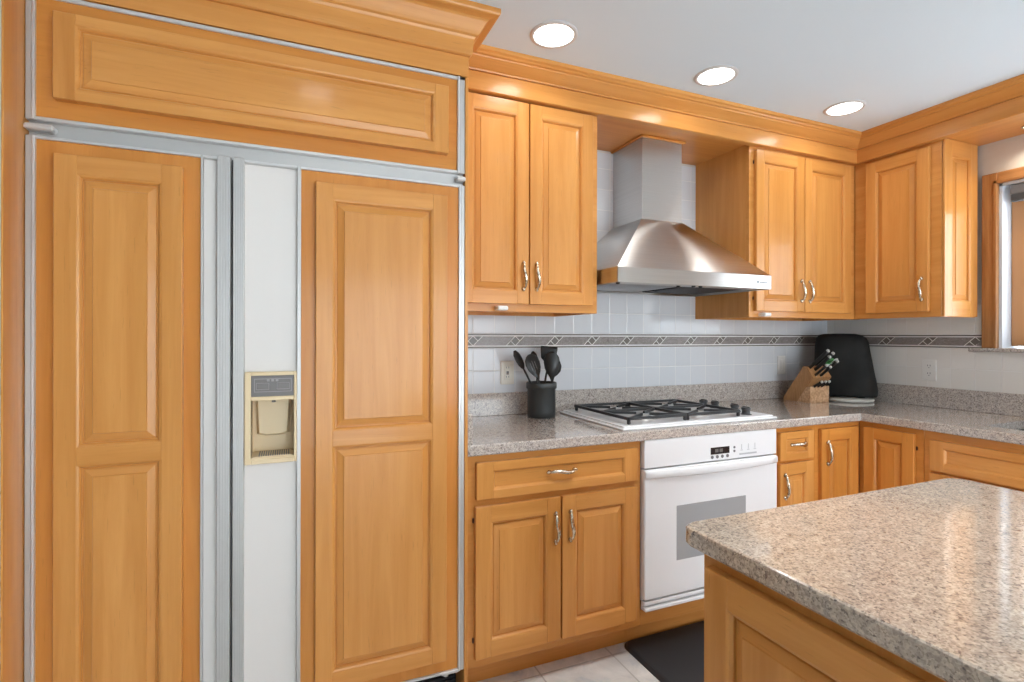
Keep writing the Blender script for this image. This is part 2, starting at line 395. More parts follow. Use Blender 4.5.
# window over the sink
fw = bpy.data.objects.new('window_1', None); C.objects.link(fw); fw.location = (WX, (wy0+wy1)/2, wz0); fw['kind'] = 'structure'
mb = MB(); cw = .064
mb.box(Fs, -(wy1+cw), -wy1, 0, .018, wz0, wz1+.055, 'oak_z', .003); mb.box(Fs, -wy0, -(wy0-cw), 0, .018, wz0, wz1+cw, 'oak_z', .003)
mb.box(Fs, -wy1, -wy0, 0, .018, wz1, wz1+.055, 'oak_y', .003)
mb.box(Fs, -(wy1+.014), -wy1, .018, .024, wz0, wz1+.014, 'oak_z', .002); mb.box(Fs, -(wy1+.014), -wy0, .018, .024, wz1, wz1+.014, 'oak_y', .002)
mb.build('window_casing', fw)
mb = MB()
mb.box(Fs, -wy1, -(wy1-.012), -.14, 0, wz0, wz1, 'jamb_white'); mb.box(Fs, -(wy0+.012), -wy0, -.14, 0, wz0, wz1, 'jamb_white'); mb.box(Fs, -wy1, -wy0, -.14, 0, wz1-.012, wz1, 'jamb_white')
mb.build('window_jamb', fw)
mb = MB()
for a, b in ((wy1-.012, wy1-.072), (wy0+.072, wy0+.012), ((wy0+wy1)/2+.03, (wy0+wy1)/2-.03)): mb.box(Fs, -a, -b, -.125, -.078, wz0+.01, wz1-.012, 'sash_wood', .004)
for z in (wz0+.01, wz1-.072): mb.box(Fs, -(wy1-.012), -(wy0+.012), -.125, -.079, z, z+.06, 'sash_wood', .004)
mb.build('window_sash', fw)
mb = MB(); mb.box(Fs, -(wy1-.05), -(wy0+.05), -.104, -.100, wz0+.05, wz1-.05, 'pane_glass'); mb.build('window_pane', fw)
mb = MB(); mb.box(Fs, -(wy1+.112), -(wy0-.11), -.10, .035, wz0-.019, wz0, 'granite_counter', .003); mb.build('window_sill', fw)
mb = MB()
mb.box(Fs, -(wy1-.036), -(wy0+.036), -.05, -.012, 1.985, 2.031, 'blind_light', .004)
for i in range(5): mb.box(Fs, -(wy1-.036), -(wy0+.036), -.045, -.016, 1.985-.007*(i+1), 1.985-.007*i, 'blind_grey', .002)
mb.build('window_shade', at=(WX+.03, .87, 1.95), label='dark grey cellular shade drawn up at the top of the window', category='window shade')

# crown moulding around the wall cabinets
PROF = [(-.03, 2.247), (.0, 2.247), (.004, 2.25), (.004, 2.318), (.0, 2.322), (.007, 2.322), (.009, 2.327), (.016, 2.330), (.054, 2.353), (.056, 2.357), (.066, 2.359), (.070, 2.364), (.080, 2.368), (.080, CEIL), (-.03, CEIL)]
mb = MB(); sweep(mb, [(XL+.012, 1.93), (2.873, 1.93), (2.873, END)], PROF, ['maple_x', 'maple_y']); struct(mb, 'trim_1')
# wood soffit over the hood and over the window
mb = MB(); mb.box(W, 1.226, 2.113, 1.945, WY-TT, 2.262, 2.275, 'amber_maple_x')
mb.box(W, 1.548, 1.812, 2.074, 2.09, 2.252, 2.262, 'amber_maple_x', .003); mb.box(W, 1.545, 1.559, 2.074, WY-TT, 2.252, 2.262, 'amber_maple_y', .003); mb.box(W, 1.801, 1.815, 2.074, WY-TT, 2.252, 2.262, 'amber_maple_y', .003)
struct(mb, 'trim_2')
mb = MB(); mb.box(W, 2.89, WX, END, 1.533, 2.258, 2.272, 'maple_y'); struct(mb, 'trim_3')
mb = MB(); mb.lathe((3.10, 1.29, 2.252), [(.028, 0), (.028, .004), (.022, .006)], 'pewter', 24); mb.lathe((3.10, 1.29, 2.2505), [(.018, 0), (.018, .003)], 'lamp_diffuser', 20)
mb.build('puck_light', at=(3.10, 1.29, 2.258), label='small round puck light in the wood soffit above the window', category='light')

lamp('puck_lamp', 'AREA', (3.10, 1.29, 2.248), 0.5, col=(1, .90, .74), size=.035, spread=2.2)
# ceiling lights
CL = [(.872, 1.690, 'leftmost of the three round recessed ceiling lights along the crown moulding'),
      (1.634, 1.690, 'middle of the three recessed ceiling lights, the one nearest the range hood'),
      (2.428, 1.690, 'round recessed ceiling light nearest the corner of the wall cabinets')]
CL += [(.10, .90, 'recessed ceiling light over the floor just before the refrigerator'), (1.20, .92, 'unseen recessed light added over the aisle to brighten the oven and base cabinets'), (.10, -.9, 'unseen recessed fill light added behind the camera on the left'), (1.9, -1.1, 'unseen recessed fill light added behind the camera on the right')]  # aisle and rear cans are unseen, added as fill light
def ceiling_light(x, y, label):
    r = thing('recessed_light', label, 'ceiling light', (x, y, CEIL), 'recessed lights in the ceiling')
    mb = MB(); seg = 40; pr_ = [(.072, -.001), (.072, -.005), (.078, -.006), (.086, -.004), (.087, -.0005)]
    rings = [[Vector((x+rr*math.cos(2*math.pi*i/seg), y+rr*math.sin(2*math.pi*i/seg), CEIL+h)) for i in range(seg)] for rr, h in pr_]
    mb.loft(rings, 'lamp_ring', cap0=False, cap1=False); mb.build('trim_ring', r)
    mb = MB(); mb.lathe((x, y, CEIL-.004), [(.0715, 0), (.0715, .003)], 'lamp_diffuser', 40, smooth=False); mb.build('lens', r)
for x, y, lb in CL:
    ceiling_light(x, y, lb); lamp('can_lamp', 'AREA', (x, y, CEIL-.009), 4.2 if x == 1.2 else 0.75 if x > .2 else .5, size=.14, spread=1.95 if x == 1.2 else 2.8)

# ---------------------------------------------------------------- refrigerator surround
sr = thing('refrigerator_surround', 'maple surround with crown moulding framing the built-in refrigerator', 'cabinet', (-.05, 2.0, 0))
mb = MB(); mb.box(W, .5465, XL, FY-.0, WY, 0, 2.179, 'maple_z', .001); mb.build('side_panel', sr)
mb = MB(); mb.box(W, -.635, -.631, 1.612, WY-.002, 0, 2.30, 'maple_z', .001); mb.build('side_panel', sr)
mb = MB(); mb.box(W, -.631, XL, FY-.002, FY+.03, 2.1795, 2.26, 'maple_x'); mb.box(W, XL-.012, XL, FY+.0305, 1.95, 2.1795, 2.26, 'maple_y'); mb.build('fascia', sr)
PF = [(-.03, 2.247), (.0, 2.247), (.004, 2.25), (.006, 2.262), (.010, 2.30), (.014, 2.308), (.022, 2.312), (.027, 2.32), (.044, 2.35), (.050, 2.356), (.072, 2.359), (.078, 2.362), (.080, 2.367), (.080, CEIL), (-.03, CEIL)]
mb = MB(); sweep(mb, [(-.630, 1.705), (.561, 1.705), (.561, 1.93)], PF, ['maple_x', 'maple_y']); mb.build('crown_moulding', sr)

# ---------------------------------------------------------------- refrigerator
rf = thing('refrigerator', 'wide built-in side-by-side refrigerator with maple panelled doors and ice dispenser', 'refrigerator', (-.04, 2.0, 0))
FF = back(FY)
mb = MB(); mb.box(W, -.629, .545, FY+.12, WY-.01, .152, 2.176, 'aluminium')
for q in ((-.629, -.13, .152, 2.176), (.02, .545, .152, 2.176), (-.13, .02, .152, .90), (-.13, .02, 1.13, 2.176)): mb.box(W, q[0], q[1], FY+.0355, FY+.12, q[2], q[3], 'aluminium')
mb.box(FF, -.629, .545, -.035, -.022, 1.80, 1.85, 'aluminium'); mb.build('body', rf)
# top panel
mb = MB(); z0, z1 = 1.846, 2.177
for a, b, c, d in ((-.630, -.616, z0, z1), (.526, .5455, z0, z1)): mb.box(FF, a, b, -.035, .0, c, d, 'aluminium', .002)
mb.box(FF, -.630, .5455, -.035, .0, z1-.012, z1, 'aluminium_bright', .002); mb.box(FF, -.616, .526, -.035, .0, z0, z0+.010, 'aluminium_bright', .002)
mb.box(FF, -.616, -.609, -.02, .004, z0, z1, 'aluminium_bright', .0015); mb.box(FF, .519, .526, -.02, .004, z0, z1, 'aluminium_bright', .0015)
tp = mb.build('top_panel_frame', rf)
mb = MB(); mb.box(FF, -.610, .521, -.02, -.006, z0+.008, z1-.010, 'amber_maple_x'); mb.build('backing_panel', tp)
mb = MB(); panel_door(mb, Fr((0, FY+.006, 0)), -.568, .483, 1.902, 2.127, .026, .048, fwz=.029, hgrain=True); mb.build('raised_panel', tp)
# doors
def fridge_door(x0, x1, wood0, wood1, handle0, handle1, white0, white1, app, label_=None):
    zb, zt = .150, 1.806
    mb = MB()
    if x0 > -.3:
        for q in ((x0, -.118, zb, zt), (.011, x1, zb, zt), (-.118, .011, zb, .918), (-.118, .011, 1.112, zt)): mb.box(FF, q[0], q[1], -.035, -.0165, q[2], q[3], 'aluminium')
    else: mb.box(FF, x0, x1, -.035, -.0165, zb, zt, 'aluminium')
    outer = x0 if abs(handle0-x0) > .1 else x1
    s_ = 1 if outer == x0 else -1
    mb.box(FF, outer, outer+s_*.0145, -.035, .0, zb, zt, 'aluminium', .002); mb.box(FF, outer+s_*.0145, outer+s_*.0215, -.02, .004, zb, zt, 'aluminium_bright', .0015)
    lo, hi = min(wood0, white0)-.002, max(wood1, white1)+.002
    mb.box(FF, lo, hi, -.035, .002, zt-.008, zt, 'aluminium_bright', .0015); mb.box(FF, lo, hi, -.035, .002, zb, zb+.008, 'aluminium_bright', .0015)
    m0, m1 = (wood1, white0) if wood1 <= white0+.02 else (white1, wood0)
    mb.box(FF, m0, m1, -.02, .003, zb, zt, 'aluminium', .001)
    d = mb.build('door', rf)
    mb = MB(); mb.box(FF, wood0, wood1, -.02, -.006, zb+.006, zt-.007, 'amber_maple_z'); mb.build('backing_panel', d)
    mb = MB(); panel_door(mb, Fr((0, FY+.006, 0)), app[0], app[1], .206, 1.761, .026, .050, splits=(.975,), rail=.048); mb.build('raised_panel', d)
    mb = MB(); mb.box(FF, handle0, handle1, -.03, .012, zb, zt+.002, 'aluminium', .003)
    n = 5; wdt = (handle1-handle0)/n
    for i in range(n): mb.box(FF, handle0+wdt*(i+.2), handle0+wdt*(i+.8), .012, .0135, zb+.003, zt-.001, 'aluminium', .0004)
    mb.build('handle', d)
    return d
ld = fridge_door(-.630, -.1605, -.610, -.239, -.198, -.163, -.233, -.198, (-.566, -.2805))
rd = fridge_door(-.1580, .5455, .026, .525, -.157, -.128, -.128, .015, (.067, .479))
mb = MB(); mb.box(FF, -.1603, -.1582, -.034, .002, .155, 1.80, 'grille_black'); mb.build('door_gap_shade', rf)  # black strip painting the shade in the gap between the two doors
zb, zt = .158, 1.798
mb = MB(); mb.box(FF, -.233, -.198, -.03, -.016, zb, zt, 'fridge_white'); mb.build('white_insert', ld)
mb = MB()
for a, b in ((zb, .912), (1.184, zt)): mb.box(FF, -.128, .015, -.03, -.016, a, b, 'fridge_white')
mb.build('white_insert', rd)
dp = MB(); X0, X1, Z0, Z1 = -.127, .0145, .912, 1.184
for a, b, c, d in ((X0, -.110, Z0, Z1), (.0065, X1, Z0, Z1), (-.110, .0065, 1.173, Z1), (-.110, .0065, Z0, .926), (-.110, .0065, 1.099, 1.111)): dp.box(FF, a, b, -.03, .004, c, d, 'almond_plastic', .0015)
# cavity: back, sides, floor
dp.box(FF, -.110, .0065, -.095, -.09, .926, 1.099, 'almond_plastic'); dp.box(FF, -.114, -.110, -.09, -.0, .92, 1.11, 'almond_plastic'); dp.box(FF, .0065, .0105, -.09, 0, .92, 1.11, 'almond_plastic')
dp.box(FF, -.110, .0065, -.09, .001, .920, .930, 'almond_plastic'); dp.box(FF, -.110, .0065, -.09, -.0, 1.099, 1.105, 'almond_plastic')
D = dp.build('dispenser', rf)
mb = MB(); mb.box(FF, -.110, .0065, -.02, -.001, 1.111, 1.173, 'panel_grey', .001); mb.box(FF, -.102, .0, -.001, .0004, 1.124, 1.164, 'panel_grey_light'); mb.box(FF, -.1, -.002, -.0005, .001, 1.126, 1.162, 'panel_grey')
for a, b in ((-.097, -.061), (-.041, -.005)): mb.box(FF, a, b, 0, .0025, 1.131, 1.152, 'panel_grey_light', .001); mb.box(FF, a+.002, b-.002, .002, .003, 1.133, 1.150, 'panel_grey')
for a in (-.068, -.056, -.044): mb.box(FF, a, a+.008, 0, .002, 1.155, 1.163, 'panel_grey_light', .001)
mb.build('control_panel', D)
mb = MB()    # moulded chute behind the lever
ring = lambda y, w0, w1, zt_, zb_: [FF(-.052-w0, y, zt_), FF(-.052+w0, y, zt_), FF(-.052+w1, y, zb_+.006), FF(-.052+w1*.5, y, zb_), FF(-.052-w1*.5, y, zb_), FF(-.052-w1, y, zb_+.006)]
mb.loft([ring(-.09, .050, .047, 1.098, .980), ring(-.060, .046, .040, 1.098, .986), ring(-.055, .043, .038, 1.096, .990)], 'almond_plastic', smooth=False)
mb.lathe(FF(-.05, -.03, 1.090), [(.006, 0), (.004, .009)], 'panel_grey', 12); mb.build('lever', D)
mb = MB()
mb.box(FF, -.104, .002, -.085, -.004, .930, .933, 'almond_plastic')
for i in range(14): mb.box(FF, -.090+i*.0062, -.0872+i*.0062, -.07, -.006, .9325, .936, 'panel_grey')
mb.build('drip_grille', D)
for a, b in ((-.630, -.568), (.515, .5455)):
    mb = MB(); mb.box(FF, a, b, -.02, .012, 1.818, 1.834, 'aluminium_bright', .004); mb.build('hinge_cover', rf)
mb = MB(); mb.box(FF, -.628, .544, -.10, -.09, .0, .145, 'grille_black')
for i in range(8): mb.box(FF, -.62, .536, -.09, -.082, .014+i*.016, .022+i*.016, 'grille_black', .001)
mb.build('kick_grille', rf)
mb = MB(); mb.box(FF, .47, .53, -.06, -.01, .138, .147, 'aluminium_bright', .002); mb.tube([FF(.49, -.03, .125), FF(.49, -.03, .15)], .009, 'aluminium_bright', 12); mb.build('bottom_hinge', rf)

# ---------------------------------------------------------------- wall cabinets
def wall_carcass(mb, F, x0, x1, depth, zt=2.27):
    mb.box(F, x0, x0+.018, -depth, -.0195, 1.39, zt, 'maple_z'); mb.box(F, x1-.018, x1, -depth, -.0195, 1.39, zt, 'maple_z')
    mb.box(F, x0+.018, x1-.018, -depth, -.02, 1.412, 1.428, 'amber_maple_'+F.h); mb.box(F, x0+.018, x1-.018, -depth, -depth+.006, 1.39, zt, 'maple_z')
def face(mb, F, x0, x1, z0, z1, openings, st=.04, fam='maple'):
    """face frame: solid board behind doors"""
    mb.box(F, x0, x1, -.019, 0, z0, z1, fam+'_'+F.h, .001)
FU = back(UY)
c = thing('upper_cabinet', 'two-door maple wall cabinet between the refrigerator and the range hood', 'cabinet', (.89, 2.15, 1.39), 'maple wall cabinets')
mb = MB(); wall_carcass(mb, FU, XL+.002, 1.226, WY-TT-UY-.001); face(mb, FU, XL+.002, 1.226, 1.39, 2.27, ()); mb.build('body', c)
for i, (a, b, hx) in enumerate(((.598, .8905, .866), (.896, 1.1945, .925))):
    mb = MB(); panel_door(mb, FU, a, b, 1.422, 2.240, .020, .0515); d = mb.build('door', c); bow_handle(d, back(UY-.020), hx, 1.535)
c2 = thing('upper_cabinet', 'two-door maple wall cabinet in the corner, right of the range hood', 'cabinet', (2.5, 2.15, 1.39), 'maple wall cabinets')
mb = MB(); wall_carcass(mb, FU, 2.113, 2.98, WY-TT-UY-.001); face(mb, FU, 2.113, 2.904, 1.39, 2.27, ()); mb.build('body', c2)
for i, (a, b, hx) in enumerate(((2.143, 2.4835, 2.458), (2.4885, 2.848, 2.519))):
    mb = MB(); panel_door(mb, FU, a, b, 1.421, 2.230, .020, .052); d = mb.build('door', c2); bow_handle(d, back(UY-.020), hx, 1.530)
    if i == 0:
        for z in (2.17, 1.485): hinge(d, FU, a-.004, z)
FR = side(UX)
c3 = thing('upper_cabinet', 'single-door maple wall cabinet beside the window, with a panelled end', 'cabinet', (3.05, 1.74, 1.39), 'maple wall cabinets')
mb = MB(); mb.box(W, UX+.002, 3.186, 1.536, 1.554, 1.39, 2.258, 'maple_z'); mb.box(W, UX+.02, WX-TT-.001, 1.55, 1.955, 1.412, 1.428, 'amber_maple_y')
face(mb, FR, -1.961, -1.536, 1.39, 2.27, ()); mb.build('body', c3)
mb = MB(); panel_door(mb, FR, -1.889, -1.584, 1.418, 2.230, .020, .052); d = mb.build('door', c3); bow_handle(d, side(UX-.020), -1.612, 1.530)
mb = MB(); panel_door(mb, back(1.5365), UX+.004, 3.184, 1.392, 2.256, .012, .062, fwz=.075); mb.build('end_panel', c3)

# under-cabinet lights
for x, y, lb in ((.77, 2.02, 'small white light under the wall cabinet left of the hood'), (2.20, 2.02, 'small white light under the corner wall cabinet right of the hood')):
    mb = MB(); mb.box(W, x-.022, x+.022, y-.10, y-.03, 1.394, 1.4115, 'white_plastic', .004); mb.build('under_cabinet_light', at=(x, y-.1, 1.41), label=lb, category='light')

# ---------------------------------------------------------------- range hood
h = thing('range_hood', 'stainless steel chimney range hood on the tiled wall above the cooktop', 'range hood', (1.68, 2.1, 1.517))
hx0, hx1, hy0, hy1 = 1.238, 2.106, 1.823, WY-TT-.001; z0, z1, z2 = 1.517, 1.581, 1.862; cx0, cx1, cy0 = 1.56, 1.80, 2.091
mb = MB(); S = 'brushed_steel'
mb.box(W, hx0, hx1, hy0, hy0+.004, z0, z1, S, .001); mb.box(W, hx0, hx0+.004, hy0, hy1, z0, z1, S); mb.box(W, hx1-.004, hx1, hy0, hy1, z0, z1, S); mb.box(W, hx0, hx1, hy1-.004, hy1, z0, z1, S)
a = [(hx0, hy0), (hx1, hy0), (hx1, hy1), (hx0, hy1)]; b = [(cx0, cy0), (cx1, cy0), (cx1, hy1), (cx0, hy1)]
mb.loft([[Vector((*p, z1)) for p in a], [Vector((*p, z2)) for p in b]], S, cap0=False, cap1=False, smooth=False); mb.build('canopy', h)
mb = MB(); mb.box(W, cx0, cx1, cy0, hy1, z2, 2.2610, S, .0012); mb.box(W, cx0-.002, cx1+.002, cy0-.002, hy1, z2-.002, z2+.006, S); mb.build('chimney', h)
mb = MB(); mb.box(W, hx0+.004, hx1-.004, hy0+.004, hy0+.085, z0+.002, z0+.008, 'aluminium'); mb.box(W, hx0+.004, hx1-.004, hy0+.085, hy1-.004, z0+.012, z0+.018, 'steel_dark')
mb.box(W, hx0+.05, 1.66, hy0+.11, hy1-.06, z0+.006, z0+.012, 'steel_dark', .003); mb.box(W, 1.70, hx1-.05, hy0+.11, hy1-.06, z0+.006, z0+.012, 'grille_black', .003); mb.build('filter', h)
for x, y in ((1.265, 1.86), (1.60, 1.88), (1.66, 1.85), (1.70, 1.85)):
    mb = MB(); mb.lathe((x, y, z0-.006), [(.007, 0), (.009, .003), (.009, .009)], 'black_plastic', 14); mb.build('knob', h)
mb = MB(); mb.box(W, 2.014, 2.026, hy0-.0008, hy0, 1.542, 1.555, 'grey_print')
for i, (ww, hh) in enumerate(((.006, .011), (.005, .008), (.005, .008), (.005, .011), (.005, .008), (.005, .008), (.004, .011))):
    mb.box(W, 2.031+i*.0072, 2.031+i*.0072+ww, hy0-.0006, hy0, 1.544, 1.544+hh*.85, 'grey_print')
mb.build('maker_mark', h)

# ---------------------------------------------------------------- base cabinets
FB = back(BY)
def base_body(mb, F, x0, x1, d, fam='maple', zt=.875, toe=.108, backwards=False):
    mb.box(F, x0, x1, -.019, 0, .126, zt, fam+'_'+F.h, .001); mb.box(F, x0, x0+.018, -d, -.019, .126, zt, fam+'_z'); mb.box(F, x1-.018, x1, -d, -.019, .126, zt, fam+'_z')
    mb.box(F, x0+.018, x1-.018, -d, -.019, .126, .144, fam+'_'+F.h); mb.box(F, x0, x1, -toe-.012, -toe, 0, .127, fam+'_'+F.h)
D_ = WY-BY-.01
b1 = thing('base_cabinet', 'maple base cabinet with one wide drawer over two doors, left of the oven', 'cabinet', (.92, 2.05, 0), 'maple base cabinets')
mb = MB(); base_body(mb, FB, XL+.001, 1.2965, D_); mb.build('body', b1)
mb = MB(); panel_door(mb, FB, .594, 1.271, .718, .848, .020, .062, raised=False, fwz=.031, hgrain=True); d = mb.build('drawer', b1); bow_handle(d, back(BY-.013), .932, .789, True, .12)
for i, (x0_, x1_, hx) in enumerate(((.591, .9255, .906), (.9325, 1.2675, .968))):
    mb = MB(); panel_door(mb, FB, x0_, x1_, .161, .694, .020, .057); d = mb.build('door', b1); bow_handle(d, back(BY-.020), hx-.003, .582)
    if i == 0:
        for z in (.645, .225): hinge(d, FB, x0_-.004, z)
b2 = thing('base_cabinet', 'low maple cabinet base under the white built-in oven', 'cabinet', (1.655, 2.05, 0), 'maple base cabinets')
mb = MB(); mb.box(FB, 1.297, 2.030, -.019, 0, .126, .190, 'maple_x', .001); mb.box(FB, 1.297, 2.030, -D_, -.019, .126, .185, 'maple_x'); mb.build('body', b2)
mb = MB(); mb.box(FB, 1.297, 2.030, -.12, -.108, 0, .125, 'maple_x'); mb.build('toe_kick', b2)
b3 = thing('base_cabinet', 'narrow maple base cabinet with a small drawer over a door, right of the oven', 'cabinet', (2.17, 2.05, 0), 'maple base cabinets')
mb = MB(); base_body(mb, FB, 2.031, 2.300, D_, fam='amber_maple'); mb.build('body', b3)  # amber family paints the warm interreflection into this cabinet's wood
mb = MB(); panel_door(mb, FB, 2.055, 2.274, .722, .852, .020, .040, raised=False, fwz=.031, hgrain=True); d = mb.build('drawer', b3); bow_handle(d, back(BY-.013), 2.178, .791, True, .10)
mb = MB(); panel_door(mb, FB, 2.055, 2.274, .161, .708, .020, .050); d = mb.build('door', b3); bow_handle(d, back(BY-.020), 2.083, .605)
b4 = thing('base_cabinet', 'maple corner base cabinet with two doors meeting in the inside corner', 'cabinet', (2.62, 1.9, 0), 'maple base cabinets')
FSd = side(BX)
mb = MB(); mb.box(FB, 2.301, 2.6235, -.019, 0, .126, .875, 'amber_maple_x', .001); mb.box(FSd, -1.746, -1.454, -.019, 0, .126, .875, 'amber_maple_y', .001)  # amber again stands in for orange bounced light on the corner cabinet
mb.box(W, 2.301, 2.319, 1.767, WY-.01, .126, .875, 'amber_maple_z'); mb.box(FB, 2.301, 2.73, -.12, -.108, 0, .127, 'amber_maple_x'); mb.box(FSd, -1.86, -1.454, -.12, -.108, 0, .127, 'amber_maple_y'); mb.build('body', b4)
mb = MB(); panel_door(mb, FB, 2.327, 2.590, .161, .850, .020, .055, fam='amber_maple'); d = mb.build('door', b4); bow_handle(d, back(BY-.020), 2.366, .735)
mb = MB(); panel_door(mb, FSd, -1.714, -1.486, .161, .850, .020, .050, fam='amber_maple'); d = mb.build('door', b4)
for z in (.785, .22): hinge(d, FSd, -1.482, z)
b5 = thing('base_cabinet', 'maple sink base cabinet with a long false drawer front, under the window', 'cabinet', (2.9, 1.0, 0), 'maple base cabinets')
mb = MB(); base_body(mb, FSd, -1.453, -.52, WX-BX-.01, fam='maple', zt=.875); mb.build('body', b5)
mb = MB(); panel_door(mb, FSd, -1.424, -.545, .705, .836, .020, .055, raised=False, fwz=.031, hgrain=True); mb.build('drawer_front', b5)
for a, b_ in ((-1.424, -.989), (-.981, -.545)): mb = MB(); panel_door(mb, FSd, a, b_, .161, .692, .020, .055); mb.build('door', b5)
b6 = thing('base_cabinet', 'maple base cabinet at the near end of the window run', 'cabinet', (2.9, -.2, 0), 'maple base cabinets')
mb = MB(); base_body(mb, FSd, -.519, -END, WX-BX-.01); mb.build('body', b6)
for a, b_ in ((-.49, .185), (.195, .87)): mb = MB(); panel_door(mb, FSd, a, b_, .161, .848, .020, .055); mb.build('door', b6)

# ---------------------------------------------------------------- worktop
CT = 'granite_counter'
ct = thing('granite_worktop', 'speckled beige granite worktop running under both tiled walls', 'countertop', (1.9, 2.03, .876))
mb = MB(); zt, zb = .914, .876
mb.box(W, XL+.0005, WX-.001, 1.737, WY-.001, zb, zt, CT); sx0, sx1, sy0, sy1 = 2.722, 3.09, .56, 1.288
mb.box(W, 2.613, sx0, END, 1.737, zb, zt, CT); mb.box(W, sx1, WX-.001, END, 1.737, zb, zt, CT); mb.box(W, sx0, sx1, sy1, 1.737, zb, zt, CT); mb.box(W, sx0, sx1, END, sy0, zb, zt, CT)
ED = [(0, zb), (.017, zb), (.020, zb+.004), (.020, zt-.005), (.0185, zt-.0015), (.015, zt), (0, zt)]
sweep(mb, [(XL+.0005, 1.737), (2.613, 1.737), (2.613, END)], ED, CT); mb.build('slab', ct)
mb = MB(); mb.box(W, XL+.0005, .5785, 1.725, 2.327, zt, 1.020, CT, .002); mb.box(W, XL+.0005, WX-.001, 2.327, WY-.0005, zt, 1.020, CT, .002); mb.box(W, 3.188, WX-.0005, END, 2.327, zt, 1.020, CT, .002); mb.build('upstand', ct)
sk = thing('sink', 'undermounted stainless steel sink let into the worktop below the window', 'sink', (2.9, .92, .70))
mb = MB(); S = 'sink_steel'
mb.box(W, sx0-.015, sx0, sy0-.015, sy1+.015, .70, .8755, S); mb.box(W, sx1, sx1+.015, sy0-.015, sy1+.015, .70, .8755, S); mb.box(W, sx0, sx1, sy0-.015, sy0, .70, .8755, S); mb.box(W, sx0, sx1, sy1, sy1+.015, .70, .8755, S); mb.box(W, sx0, sx1, sy0, sy1, .69, .70, S)
mb.build('basin', sk)
mb = MB(); mb.lathe((2.9, .92, .70), [(.045, 0), (.045, .003), (.03, .001)], 'aluminium_bright', 24); mb.build('drain', sk)

# ---------------------------------------------------------------- wall oven
ov = thing('built_in_oven', 'white built-in wall oven under the worktop, with digital display', 'oven', (1.653, 2.0, .2))
E_ = 'enamel_white'; FO = back(FY+.008)
mb = MB(); mb.box(W, 1.302, 2.01, 1.748, 2.30, .225, .865, 'enamel_white'); mb.build('body', ov)
mb = MB(); mb.box(FO, 1.298, 2.023, -.021, .004, .762, .8755, E_, .003); cp = mb.build('control_panel', ov)
mb = MB(); mb.box(FO, 1.638, 1.742, .004, .005, .790, .8195, 'display_black'); mb.box(FO, 1.662, 1.680, .005, .0054, .798, .812, 'lcd_grey'); mb.box(FO, 1.686, 1.704, .005, .0054, .798, .812, 'lcd_grey'); mb.build('display', cp)
for x, z, r_b in ((1.646, .779, .0072), (1.674, .779, .0072), (1.702, .779, .0072), (1.731, .779, .0072), (1.770, .812, .0055), (1.770, .796, .0055)):
    mb = MB(); mb.lathe(FO(x, .004, z), [(r_b, 0), (r_b, .002)], 'grey_print', 14, axis='y'); mb.build('button', cp)
mb = MB()
for x in (1.812, 1.851, 1.890):
    mb.box(FO, x-.001, x+.0015, .004, .0048, .80, .822, 'pale_print'); mb.box(FO, x-.007, x+.007, .004, .0048, .795, .7975, 'pale_print')
mb.box(FO, 1.799, 1.900, .004, .005, .776, .783, 'pale_print'); mb.build('printed_marks', cp)
mb = MB(); mb.box(FO, 1.298, 2.023, -.021, .008, .236, .757, E_, .004); dr = mb.build('door', ov)
mb = MB(); mb.box(FO, 1.455, 1.833, .007, .0092, .374, .598, 'oven_glass', .001); mb.build('oven_window', dr)
mb = MB(); n = 16; rings = []     # bowed full-width handle lip
for i in range(n+1):
    a = i/n; x = 1.299+.723*a; q = math.sin(math.pi*a)**.8 if 0 < a < 1 else 0; o = .008+.014*q; dz = -.006*q
    rings.append([FO(x, .005, .753), FO(x, o, .753), FO(x, o+.004, .748), FO(x, o+.004, .728+dz), FO(x, o, .724+dz), FO(x, o*.5, .721+dz*.6), FO(x, .005, .722)])
mb.loft(rings, E_, smooth=True); hnd = mb.build('handle', dr)
mb = MB()
mb.box(FO, 1.298, 2.023, -.021, .012, .192, .207, E_, .003); mb.box(FO, 1.300, 2.021, -.021, -.014, .195, .236, E_); mb.box(FO, 1.299, 2.022, -.021, .006, .213, .229, E_, .003); mb.build('vent_trim', ov)

# ---------------------------------------------------------------- cooktop
ck = thing('gas_cooktop', 'white gas cooktop with black cast iron grates set in the worktop', 'cooktop', (1.63, 2.0, .914))
gx0, gx1, gy0, gy1 = 1.213, 2.062, 1.748, 2.285
mb = MB(); mb.box(W, gx0, gx1, gy0, gy1, .9142, .924, E_, .004); mb.box(W, gx0+.012, gx1-.012, gy0+.012, gy1-.012, .922, .931, E_, .006); mb.build('glass_top', ck)
bur = [(1.421, 2.10), (1.723, 2.10), (1.421, 1.895), (1.723, 1.895)]
for bx, by in bur:
    mb = MB(); mb.lathe((bx, by, .930), [(.056, 0), (.056, .003), (.036, .009), (.030, .013), (.030, .016)], 'burner_cap', 28); k_ = mb.build('burner', ck)
    mb = MB(); mb.lathe((bx, by, .946), [(.026, 0), (.027, .003), (.020, .006), (.004, .007)], 'burner_cap', 24); mb.build('burner_cap', k_)
